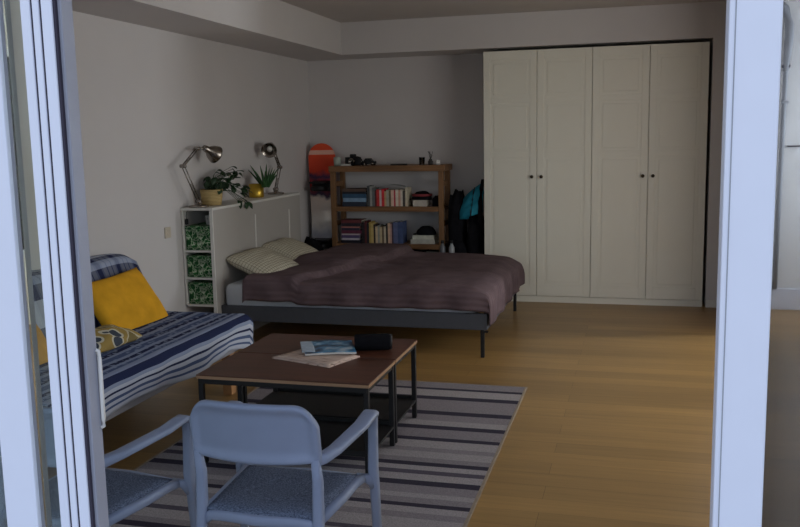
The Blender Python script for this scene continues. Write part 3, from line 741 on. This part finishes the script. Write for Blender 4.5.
# desk lamps
def arm(bm, a, c, off=.012, r=.0045):
    a, c = Vector(a), Vector(c); d = (c-a).normalized(); s = Vector((1, 0, 0)); s = (s-d*s.dot(d)).normalized()
    for k in (-1, 1): tube(bm, [a+s*off*k, c+s*off*k], r, 8)
    n = (c-a).length; m0, m1 = a+d*n*.08, a+d*n*.5; q = d.cross(s); pts = []
    for i in range(70):
        f = i/69; th = f*2*PI*14; pts.append(m0.lerp(m1, f)+s*math.cos(th)*.007+q*math.sin(th)*.007)
    tube(bm, pts, .0016, 5)
def desk_lamp(base, elbow, top, head, aim, label):
    base, elbow, top, head, aim = map(Vector, (base, elbow, top, head, aim))
    t = thing('desk_lamp', label, 'lamp', base, 'nickel work lamps on the headboard shelf')
    b = BM(); lathe(b, [(.001, 0), (.075, 0), (.077, .006), (.072, .014), (.03, .02), (.016, .03), (.014, .045), (.001, .046)], base, 32); obj('base', b, M['chrome'], t)
    b = BM(); p0 = base+Vector((0, 0, .045)); arm(b, p0, elbow); obj('lower_arm', b, M['chrome'], t)
    b = BM(); arm(b, elbow, top); obj('upper_arm', b, M['chrome'], t)
    for p in (p0, elbow, top):
        b = BM(); lathe(b, [(.001, -.022), (.014, -.022), (.015, 0), (.014, .022), (.001, .022)], p, 14, mx=Matrix.Rotation(PI/2, 3, 'Y'))
        obj('joint', b, M['chrome'], t)
    b = BM(); tube(b, [top, top.lerp(head, .5)+Vector((0, 0, .008)), head], .008, 8); obj('neck', b, M['chrome'], t)
    d = (aim-head).normalized(); R = d.to_track_quat('Z', 'X').to_matrix()
    b = BM(); lathe(b, [(.012, -.05), (.022, -.048), (.026, -.03), (.030, .0), (.055, .035), (.070, .075), (.072, .085), (.069, .085), (.052, .037), (.024, .005), (.001, .0)], head, 28, mx=R); sh = obj('lamp_shade', b, M['chrome'], t)
    b = BM(); lathe(b, [(.010, .0), (.014, .02), (.026, .045), (.024, .062), (.001, .072)], head, 16, mx=R); obj('bulb', b, M['bulb'], sh)
desk_lamp((-3.25, 6.06, PZ), (-3.255, 5.86, 1.405), (-3.26, 6.10, 1.53), (-3.23, 6.22, 1.515), (-3.16, 6.40, 1.42), 'nickel work lamp with bent arm, at the near end of the headboard shelf')
desk_lamp((-3.25, 7.55, PZ), (-3.24, 7.64, 1.33), (-3.25, 7.50, 1.53), (-3.23, 7.42, 1.525), (-3.20, 7.30, 1.47), 'nickel work lamp behind the succulent, at the far end of the headboard shelf')

# ------------------------------------------------------------------ bed
t = thing('bed', 'charcoal double bed frame with slim metal legs', 'bed', (-2.03, 6.94, 0))
b = BM(); box(b, -3.092, -1.02, 6.04, 6.07, .208, .328, .005); obj('side_rail', b, M['bedframe'], t)
b = BM(); box(b, -3.092, -1.02, 7.81, 7.84, .208, .328, .005); obj('side_rail', b, M['bedframe'], t)
b = BM(); box(b, -1.05, -1.02, 6.07, 7.81, .208, .328, .005); obj('foot_rail', b, M['bedframe'], t)
b = BM(); box(b, -3.092, -3.065, 6.07, 7.81, .208, .328, .005); obj('head_rail', b, M['bedframe'], t)
b = BM()
for i in range(14):
    x = -3.06+i*.142; box(b, x, x+.07, 6.07, 7.81, .255, .27)
obj('slats', b, M['pine'], t)
for x in (-1.06, -3.05):
    for y in (6.085, 7.80):
        b = BM(); box(b, x-.013, x+.013, y-.016, y+.016, 0, .20, .003); box(b, x-.013, x+.04, y-.018, y+.018, .185, .192); obj('leg', b, M['black_metal'], t)
b = BM(); box(b, -3.085, -1.11, 6.085, 7.79, .272, .482, .04, 4); tag(obj('mattress', b, M['sheet'], smooth=True), 'white-sheeted double mattress on the charcoal bed frame', 'mattress')

def blanket_pt(u, v):
    y0, y1 = 6.07, 7.82; top = .508
    dropn, dropf, foot = .195, .15, .33
    Lb = dropn+(y1-y0)+dropf; bb = v*Lb-dropn              # <0 near drop, > width far drop
    yy = min(max(bb, 0), y1-y0)
    xh = -2.90+.13*min(1, max(0, yy)/1.5)+.015*math.sin(v*9)
    xe = -1.03; La = (xe-xh)+foot; aa = u*La; xx = xh+min(aa, xe-xh)
    da = max(0, aa-(xe-xh)); r = .07
    def drop(d, r=.07):
        if d <= 0: return 0, 0
        a = min(d/r, PI/2); o = math.sin(a)*r*.5; z = r*(1-math.cos(a)); z += max(0, d-r*PI/2); return o, z
    ox, za = drop(max(0, aa-(xe-xh)+.12), .15); 
    db = -bb if bb < 0 else max(0, bb-(y1-y0)); sgn = -1 if bb < 0 else 1
    oy, zb = drop(db)
    puff = .016*math.sin(PI*min(1, max(0, (aa+.05)/La)))**.5*math.sin(PI*min(1, max(.0, v)))**.5
    z = top+puff-max(za, zb)-.3*min(za, zb)-.035*max(0, (xx+1.6)/.57)**2*max(0, yy-.6)/1.1
    # folded-back double layer at the head end, with crease
    line = xh+.42+.30*min(1, yy/.9)
    g = 1/(1+math.exp(-(line-xx)/.008)); z += .045*g*(1 if db < .1 else .5)
    oyy = .012*g
    # bunched hump toward the far pillow
    hx = 1/(1+math.exp(-(xx-(xh+.05))/.03))*1/(1+math.exp((xx+2.08+.12*math.sin(yy*7))/.05)); hy = 1/(1+math.exp(-(yy-.68-.10*math.sin(xx*6))/.02))
    z += .045*hx*hy*(1-.35*max(0, yy-1.1))
    w_ = noise.noise(Vector((xx*3, yy*3, 2)))*.012+noise.noise(Vector((xx*8, yy*8, 5)))*.006
    z += w_*(1 if db == 0 else .3)
    hang = max(zb, za)
    wave = .012*math.sin(xx*21+1)*min(1, zb/.1)
    wavex = .014*math.sin(yy*15)*min(1, za/.12)
    x = xx+max(0, ox-.042)+wavex+0
    y = y0+yy+sgn*(oy+oyy+.010)+wave*sgn
    if u == 0: z -= .02
    return (x, y, max(z, .25))
b = BM(); grid(b, blanket_pt, 110, 100, uvf=lambda u, v: (u*2.1, v*2.0))
tag(obj('blanket', b, M['quilt'], smooth=True, solid=.014, offs=0), 'plum-grey quilted blanket covering the bed, folded back near the pillows', 'blanket')
cushion('pillow', M['check'], .58, .44, .15, frame_mtx((-2.88, 6.42, .600), (.10, 1, .03), (-1, .1, .42)), 'near beige checked pillow, closest to the sofa', 'checked pillows on the bed', 'pillow', seed=11)
cushion('pillow', M['check'], .56, .40, .14, frame_mtx((-2.92, 7.10, .612), (.05, 1, 0), (-1, .05, .42)), 'far beige checked pillow, by the back corner of the bed', 'checked pillows on the bed', 'pillow', seed=15)

# ------------------------------------------------------------------ bookshelf
SX0, SX1, SY0, SY1 = -3.01, -1.84, 8.38, 8.72
t = thing('bookshelf', 'open brown wooden bookshelf against the back wall behind the bed', 'bookshelf', (-2.43, 8.55, 0))
for x in (SX0, SX1-.05):
    for y in (SY0, SY1-.045):
        b = BM(); box(b, x, x+.05, y, y+.045, 0, 1.25, .003); obj('post', b, M['shelf_wood_z'], t)
b = BM(); box(b, SX0-.01, SX1+.02, SY0-.015, SY1+.01, 1.25, 1.31, .004); obj('top', b, M['shelf_wood_x'], t)
SH = [.155, .525, .90]
for z in SH:
    b = BM(); box(b, SX0+.004, SX1-.004, SY0+.006, SY1-.004, z-.022, z, .002); box(b, SX0+.05, SX1-.05, SY0+.008, SY0+.026, z-.05, z-.022, .002); obj('shelf', b, M['shelf_wood_x'], t)
for x in (SX0+.012, SX1-.034):
    for z in (.33, .70, 1.10):
        b = BM(); box(b, x, x+.022, SY0+.045, SY1-.045, z, z+.05, .002); obj('side_rung', b, M['shelf_wood_z'], t)

def book(x, w, h, d, z, rgb, label, grp, tilt=0, y=8.42):
    b = BM(); c = .003
    box(b, x, x+w, y, y+c, z, z+h, .0008); box(b, x, x+c, y+c, y+d, z, z+h); box(b, x+w-c, x+w, y+c, y+d, z, z+h)
    box(b, x+c, x+w-c, y+c, y+d-.004, z+.003, z+h-.004, mi=1)
    if tilt: bmesh.ops.rotate(b, verts=b.verts, cent=(x, y, z), matrix=Matrix.Rotation(tilt, 3, 'Y'))
    return tag(obj('book', b, [cmat(rgb), M['paper']]), label, 'book', grp)
def flatbook(x0, x1, z, h, d, rgb, label, grp, y=8.42, name='book', skew=0):
    b = BM(); c = .003
    box(b, x0, x1, y, y+d, z, z+c); box(b, x0, x1, y, y+d, z+h-c, z+h); box(b, x0, x1, y, y+c, z+c, z+h-c)
    box(b, x0+.004, x1-.004, y+c, y+d-.004, z+c, z+h-c, mi=1)
    if skew: bmesh.ops.rotate(b, verts=b.verts, cent=((x0+x1)/2, y+d/2, z), matrix=Matrix.Rotation(skew, 3, 'Z'))
    return tag(obj(name, b, [cmat(rgb), M['paper']]), label, 'book', grp)
z = .901; G = 'books on the upper bookshelf shelf'
x = -2.94
for rgb, h, lab in (((44, 52, 68), .045, 'dark slate book at the bottom of the flat stack, upper shelf'), ((132, 160, 186), .038, 'light blue book in the flat stack on the upper shelf'), ((52, 84, 112), .042, 'mid blue book in the flat stack on the upper shelf'), ((34, 34, 40), .022, 'near-black thin book in the flat stack on the upper shelf'), ((96, 76, 66), .026, 'brown book on top of the flat stack, upper shelf')):
    flatbook(-2.90+random.uniform(0, .02), -2.645, z, h, .2, rgb, lab, G); z += h+.0005
up = [((72, 74, 76), 'charcoal', .027, .205), ((158, 156, 150), 'light grey', .024, .20), ((104, 108, 108), 'mid grey', .028, .185), ((92, 40, 40), 'maroon', .016, .155), ((196, 56, 56), 'bright red', .030, .17), ((206, 180, 176), 'pale pink', .022, .165), ((206, 52, 60), 'scarlet', .028, .175), ((190, 162, 120), 'tan', .02, .15),
      ((170, 166, 150), 'grey-beige', .026, .165), ((112, 98, 70), 'olive brown', .02, .16), ((222, 186, 168), 'peach', .030, .165), ((188, 60, 72), 'crimson', .016, .16), ((218, 206, 186), 'cream', .028, .17), ((200, 150, 130), 'salmon', .022, .165), ((212, 200, 184), 'off-white', .022, .17), ((70, 66, 62), 'dark brown', .024, .15), ((198, 188, 164), 'ivory', .026, .185)]
x = -2.635
for i, (rgb, nm, w_, h) in enumerate(up):
    prev = up[i-1][1] if i else 'flat stack'
    book(x, w_, h, .16, .901, rgb, '%s book standing right of the %s one on the upper shelf' % (nm, prev) if i else 'charcoal book standing first beside the flat stack on the upper shelf', G); x += w_+.0008
xe_up = x
# pale magazine laid on the standing books
b = BM(); grid(b, lambda u, v: (-2.50+.26*u, 8.425+.14*v, 1.105+.022*math.sin(PI*u)-.006*u-.012), 10, 4)
tag(obj('paper_sheet', b, cmat((176, 176, 176)), smooth=True, solid=.002, offs=1), 'pale curved paper sheet laid over the standing books on the upper shelf', 'paper')
flatbook(-2.16, -2.02, .901, .062, .15, (188, 180, 168), 'thick pale book lying below the red-striped cap, upper shelf', G)
# black lumps helper
def blob(bm, c, r, ex=1.0, amp=.12, seed=0, n=20, mi=0, freq=2.2, flatb=None):
    c = Vector(c)
    def f(u, v):
        th, ph = u*2*PI, (v-.5)*PI
        k = lambda a: math.copysign(abs(a)**ex, a)
        d = Vector((k(math.cos(ph))*k(math.cos(th)), k(math.cos(ph))*k(math.sin(th)), k(math.sin(ph))))
        s = 1+amp*noise.noise(d*freq+Vector((seed, 0, 0)))
        p = Vector((d.x*r[0]*s, d.y*r[1]*s, d.z*r[2]*s))+c
        if flatb is not None: p.z = max(p.z, flatb)
        return p
    grid(bm, f, n, n, mi=mi)
    bmesh.ops.remove_doubles(bm, verts=bm.verts, dist=1e-5)
def cap(loc, r, label, stripe=None, brim=True):
    t = thing('cap', label, 'cap', loc); x, y, z = loc
    b = BM(); blob(b, (x, y, z), (r, r*.95, r*.85), .9, .08, z, flatb=z+.001); obj('crown', b, M['black_cloth'], t)
    if brim:
        b = BM(); grid(b, lambda u, v: (x-r*.9-.05*v*math.sin(PI*u)+.0, y-r*.7+r*1.1*u, z+.012-.008*v), 8, 4); obj('brim', b, M['black_cloth'], t, solid=.003)
    if stripe:
        b = BM(); lathe(b, [(r*1.0, .035), (r*1.03, .045), (r*1.01, .056), (r*.9, .058)], loc, 24); obj('band', b, cmat(stripe), t)
cap((-2.088, 8.52, .9635), .100, 'black cap with a dull red band lying on the pale book, upper shelf', (132, 48, 52))
b = BM(); blob(b, (-1.935, 8.52, .9), (.045, .08, .10), .7, .2, 4, flatb=.902); tag(obj('pouch', b, M['black_cloth']), 'small black pouch at the right end of the upper shelf', 'pouch')

G = 'books on the middle bookshelf shelf'
z = .526
for rgb, h, lab in (((30, 30, 44), .03, 'near-black book lowest in the flat pile on the middle shelf'), ((196, 190, 196), .020, 'white book in the flat pile on the middle shelf'), ((84, 70, 110), .03, 'purple book in the flat pile on the middle shelf'), ((190, 178, 180), .014, 'pale grey thin book in the flat pile, middle shelf'), ((96, 40, 62), .034, 'plum book in the flat pile on the middle shelf'), ((44, 40, 60), .024, 'dark indigo book in the flat pile on the middle shelf'), ((170, 108, 100), .014, 'salmon thin book in the flat pile, middle shelf'), ((40, 36, 44), .034, 'charcoal book near the top of the flat pile, middle shelf'), ((104, 46, 50), .03, 'dark red book topping the flat pile, middle shelf')):
    flatbook(-2.92, -2.71+random.uniform(-.02, .01), z, h, .19, rgb, lab, G); z += h+.0005
lo = [((40, 32, 36), 'black', .030, .21), ((90, 40, 42), 'wine red', .02, .225), ((36, 36, 44), 'ink blue', .024, .20), ((176, 150, 84), 'mustard', .020, .215), ((198, 172, 108), 'sand yellow', .026, .20), ((60, 46, 44), 'chocolate', .018, .19), ((208, 184, 150), 'buff', .024, .17), ((150, 150, 140), 'stone grey', .02, .18), ((196, 176, 140), 'khaki', .024, .165), ((106, 86, 66), 'umber', .018, .175),
      ((200, 186, 160), 'parchment', .022, .17), ((44, 40, 40), 'jet', .018, .20), ((212, 176, 148), 'apricot', .024, .205), ((190, 150, 140), 'dusty pink', .016, .20), ((74, 60, 72), 'aubergine', .016, .21)]
x = -2.70
for i, (rgb, nm, w_, h) in enumerate(lo):
    book(x, w_, h, .16, .526, rgb, '%s book standing right of the %s one on the middle shelf' % (nm, lo[i-1][1]) if i else 'black book standing first beside the flat pile on the middle shelf', G); x += w_+.0008
book(x, .045, .215, .17, .526, (96, 104, 140), 'wide slate-blue book, last but one of the middle shelf row', G); x += .046
book(x, .05, .22, .17, .526, (70, 84, 122), 'widest blue book ending the row on the middle shelf', G)
flatbook(-2.19, -1.94, .526, .045, .2, (178, 176, 166), 'lower pale book under the black hat on the middle shelf', G)
flatbook(-2.17, -1.95, .5715, .04, .18, (196, 194, 180), 'upper pale book directly under the black hat on the middle shelf', G)
cap((-2.05, 8.52, .6125), .100, 'plain black hat on two pale books on the middle shelf')
# low shelf: dark boxes with gaps
t0 = .156
b = BM(); box(b, -2.92, -2.60, 8.42, 8.66, t0, t0+.30, .01); tag(obj('storage_bin', b, M['black_cloth']), 'wide black bin at the left of the lowest visible shelf', 'box')
b = BM(); box(b, -2.585, -2.52, 8.43, 8.6, t0, t0+.31, .004); tag(obj('folder', b, cmat((160, 158, 152))), 'pale upright folder on the lowest visible shelf', 'folder')
t = thing('box', 'dark navy box with a white lid stripe on the lowest visible shelf', 'box', (-2.41, 8.5, t0))
b = BM(); box(b, -2.51, -2.29, 8.43, 8.62, t0, t0+.26, .006); obj('body', b, cmat((36, 40, 66)), t)
b = BM(); box(b, -2.50, -2.30, 8.425, 8.6, t0+.2605, t0+.29, .004); obj('lid', b, cmat((170, 176, 200)), t)
b = BM(); box(b, -2.27, -2.05, 8.42, 8.64, t0, t0+.30, .012); tag(obj('storage_bin', b, M['black_cloth']), 'smaller black bin at the right of the lowest visible shelf', 'box')
b = BM(); box(b, -2.04, -1.91, 8.43, 8.62, t0, t0+.29, .004); tag(obj('box', b, cmat((130, 134, 126))), 'grey-green carton at the right end of the lowest visible shelf', 'box')

# things on top of the bookshelf
TP = 1.3105
t = thing('camera', 'black film camera with silver lens ring on top of the bookshelf', 'camera', (-2.80, 8.5, TP))
b = BM(); box(b, -2.88, -2.72, 8.48, 8.53, TP, TP+.085, .006); box(b, -2.83, -2.77, 8.482, 8.528, TP+.085, TP+.115, .008); obj('body', b, M['black_metal'], t)
b = BM(); lathe(b, [(.034, 0), (.034, .03), (.030, .05), (.026, .05), (.022, .04), (.001, .04)], (-2.80, 8.48, TP+.042), 22, mx=Matrix.Rotation(PI/2, 3, 'X')); obj('lens', b, M['chrome'], t)
b = BM(); lathe(b, [(.001, 0), (.034, 0), (.038, .05), (.036, .085), (.03, .088), (.001, .088)], (-2.955, 8.46, TP), 20); tag(obj('jar', b, cmat((168, 176, 164))), 'small pale jar at the left end of the bookshelf top', 'jar')
t = thing('toy_car', 'dark model car on the bookshelf top, right of the camera', 'toy', (-2.63, 8.5, TP))
b = BM(); prism(b, [(-2.70, TP+.012), (-2.56, TP+.012), (-2.56, TP+.04), (-2.59, TP+.045), (-2.61, TP+.07), (-2.66, TP+.07), (-2.68, TP+.045), (-2.70, TP+.04)], 8.46, 8.53, .004); obj('body', b, M['black_metal'], t)
for x in (-2.675, -2.585):
    for y in (8.457, 8.533):
        b = BM(); lathe(b, [(.001, -.005), (.014, -.005), (.014, .005), (.001, .005)], (x, y, TP+.0145), 14, mx=Matrix.Rotation(PI/2, 3, 'X')); obj('wheel', b, M['chrome'], t)
t = thing('headphones', 'black headphones lying on the bookshelf top in front of the model car', 'headphones', (-2.72, 8.39, TP))
b = BM(); tube(b, [(-2.72+.055*math.cos(a), 8.395, TP+.02+.07*math.sin(a)) for a in [PI*i/10 for i in range(11)]], .006, 8); obj('band', b, M['black_metal'], t)
for s in (-1, 1):
    b = BM(); blob(b, (-2.72+s*.055, 8.395, TP+.024), (.014, .022, .022), .9, 0); obj('ear_cup', b, M['black_cloth'], t)
b = BM(); box(b, -2.90, -2.78, 8.395, 8.44, TP, TP+.018, .003); tag(obj('small_case', b, cmat((206, 206, 200))), 'flat white case on the bookshelf top in front of the camera', 'case')
b = BM(); box(b, -2.38, -2.22, 8.40, 8.46, TP, TP+.014, .004); tag(obj('remote_control', b, M['black_metal']), 'flat black remote at the middle of the bookshelf top', 'remote')
t = thing('drinking_glass', 'clear tumbler near the right end of the bookshelf top', 'glass', (-2.06, 8.46, TP))
b = BM(); lathe(b, [(.001, 0), (.026, 0), (.031, .075), (.029, .075), (.024, .006), (.001, .006)], (-2.07, 8.46, TP), 20); obj('glass_body', b, M['glass_clear'], t)
t = thing('twig_vase', 'small dark vase of dry twigs between the tumbler and the candle', 'vase', (-1.985, 8.47, TP))
b = BM(); lathe(b, [(.001, 0), (.022, 0), (.026, .03), (.014, .05), (.016, .058), (.001, .058)], (-1.985, 8.47, TP), 18); obj('vase', b, cmat((58, 54, 52)), t)
b = BM()
for i in range(6): tube(b, [(-1.985, 8.47, TP+.05), (-1.985+random.uniform(-.02, .02), 8.47, TP+.09), (-1.985+random.uniform(-.035, .035), 8.47+random.uniform(-.02, .02), TP+.13)], .0022, 5)
obj('twigs', b, cmat((46, 42, 38)), t)
t = thing('candle', 'small white tealight in a pale cup at the right end of bookshelf top', 'candle', (-1.91, 8.46, TP))
b = BM(); lathe(b, [(.001, 0), (.026, 0), (.03, .045), (.027, .045), (.025, .03), (.001, .03)], (-1.91, 8.45, TP), 20); obj('cup', b, cmat((214, 210, 204), .3), t)
b = BM(); lathe(b, [(.024, .03), (.024, .036), (.002, .038), (.001, .05)], (-1.91, 8.45, TP), 16); obj('wax', b, cmat((238, 234, 224), .4), t)

# ------------------------------------------------------------------ snowboard in the corner
t = thing('snowboard', 'orange and grey snowboard with black bindings leaning in the back corner', 'snowboard', (-3.18, 8.62, 0))
ol = []; W = .148; H = 1.54
for i in range(17):
    a = PI*i/16; ol.append((math.cos(a)*W, H-.145+.145*math.sin(a)))
ol.append((-W*.9, H/2))
for i in range(17):
    a = PI+PI*i/16; ol.append((math.cos(a)*W, .145+.145*math.sin(a)))
ol.append((W*.9, H/2))
b = BM(); prism(b, [(-3.175+x, z) for x, z in ol], 8.60, 8.612, .003)
# lean back and keep z range
bo = obj('board', b, M['board'], t)
for z in (1.10, .50):
    b = BM(); box(b, -3.28, -3.07, 8.555, 8.598, z-.055, z+.055, .015)
    box(b, -3.27, -3.08, 8.44, 8.575, z+.03, z+.05, .01)
    tube(b, [(-3.265, 8.575, z-.03), (-3.25, 8.47, z-.02), (-3.175, 8.44, z-.015), (-3.10, 8.47, z-.02), (-3.085, 8.575, z-.03)], 0, 10, flat=(.006, .022)); obj('binding', b, M['black_metal'], t)
b = BM(); blob(b, (-3.18, 8.22, .25), (.145, .15, .32), .7, .25, 9, flatb=.001); tag(obj('duffel_bag', b, M['black_cloth'], smooth=True), 'black bag standing in the back corner at the foot of the snowboard', 'bag')

# ------------------------------------------------------------------ bags right of the bookshelf
t = thing('backpack', 'tall black backpack between bookshelf and the turquoise-topped one', 'backpack', (-1.72, 8.5, 0), 'backpacks beside the bookshelf')
b = BM(); blob(b, (-1.725, 8.52, .52), (.082, .17, .52), .6, .16, 3, 26, flatb=.001, freq=3); obj('body', b, M['black_cloth'], t, smooth=True)
b = BM(); blob(b, (-1.70, 8.37, .36), (.09, .07, .2), .6, .12, 6); obj('pocket', b, M['black_cloth'], t, smooth=True)
b = BM(); tube(b, [(-1.74, 8.46, .98), (-1.74, 8.45, 1.05), (-1.71, 8.45, 1.06), (-1.68, 8.46, .98)], 0, 8, flat=(.012, .004)); obj('strap', b, M['black_cloth'], t)
t = thing('backpack', 'turquoise and black hiking backpack wedged against the left wardrobe', 'backpack', (-1.54, 8.45, 0), 'backpacks beside the bookshelf')
b = BM(); blob(b, (-1.54, 8.52, .42), (.080, .18, .44), .6, .14, 13, 24, flatb=.001, freq=3); obj('body', b, M['black_cloth'], t, smooth=True)
def teal(u, v):
    # leaning panel, wide at the bottom left
    x = -1.678+.235*u; z = (.78+.07*u)*(1-v)+(.93+.22*u**.7)*v
    return (x, 8.36+.05*math.sin(PI*u)*-1-.03*math.sin(PI*v)+.03*noise.noise(Vector((u*3, v*3, 1)))+.10*v, z)
b = BM(); grid(b, teal, 16, 16); obj('top_pocket', b, M['teal_cloth'], t, smooth=True, solid=-.12, offs=-1)
b = BM(); tube(b, [Vector(teal(.52+.1*f, f))+Vector((0, -.012, 0)) for f in (0, .2, .4, .6, .8, 1)], 0, 8, flat=(.006, .004)); obj('zip', b, M['black_metal'], t)
b = BM(); tube(b, [Vector(teal(.9, 0))+Vector((0, -.02, -.1)), Vector(teal(.9, .4))+Vector((0, -.02, 0)), Vector(teal(.92, .8))+Vector((0, -.02, 0)), Vector(teal(.95, 1))+Vector((0, 0, .02))], 0, 8, flat=(.022, .006)); obj('strap', b, M['black_cloth'], t)
b = BM(); box(b, -1.86, -1.62, 8.05, 8.22, 0, .40, .02); tag(obj('floor_box', b, M['black_shelf']), 'black box on the floor behind the bed carrying two pale bottles', 'box')
for i, (x, lab) in enumerate(((-1.80, 'left one of two pale bottles on the black box behind the bed'), (-1.71, 'right one of two pale bottles on the black box, nearer the wardrobe'))):
    tt = thing('bottle', lab, 'bottle', (x, 8.13, .4005), 'pale bottles behind the bed')
    b = BM(); lathe(b, [(.001, 0), (.026, 0), (.028, .01), (.028, .13), (.014, .16), (.013, .175), (.001, .175)], (x, 8.13, .4005), 20); obj('body', b, cmat((150, 152, 154) if i else (96, 98, 102), .3), tt)
    b = BM(); lathe(b, [(.015, .172), (.015, .198), (.001, .199)], (x, 8.13, .4005), 16); obj('bottle_cap', b, M['black_metal'], tt)
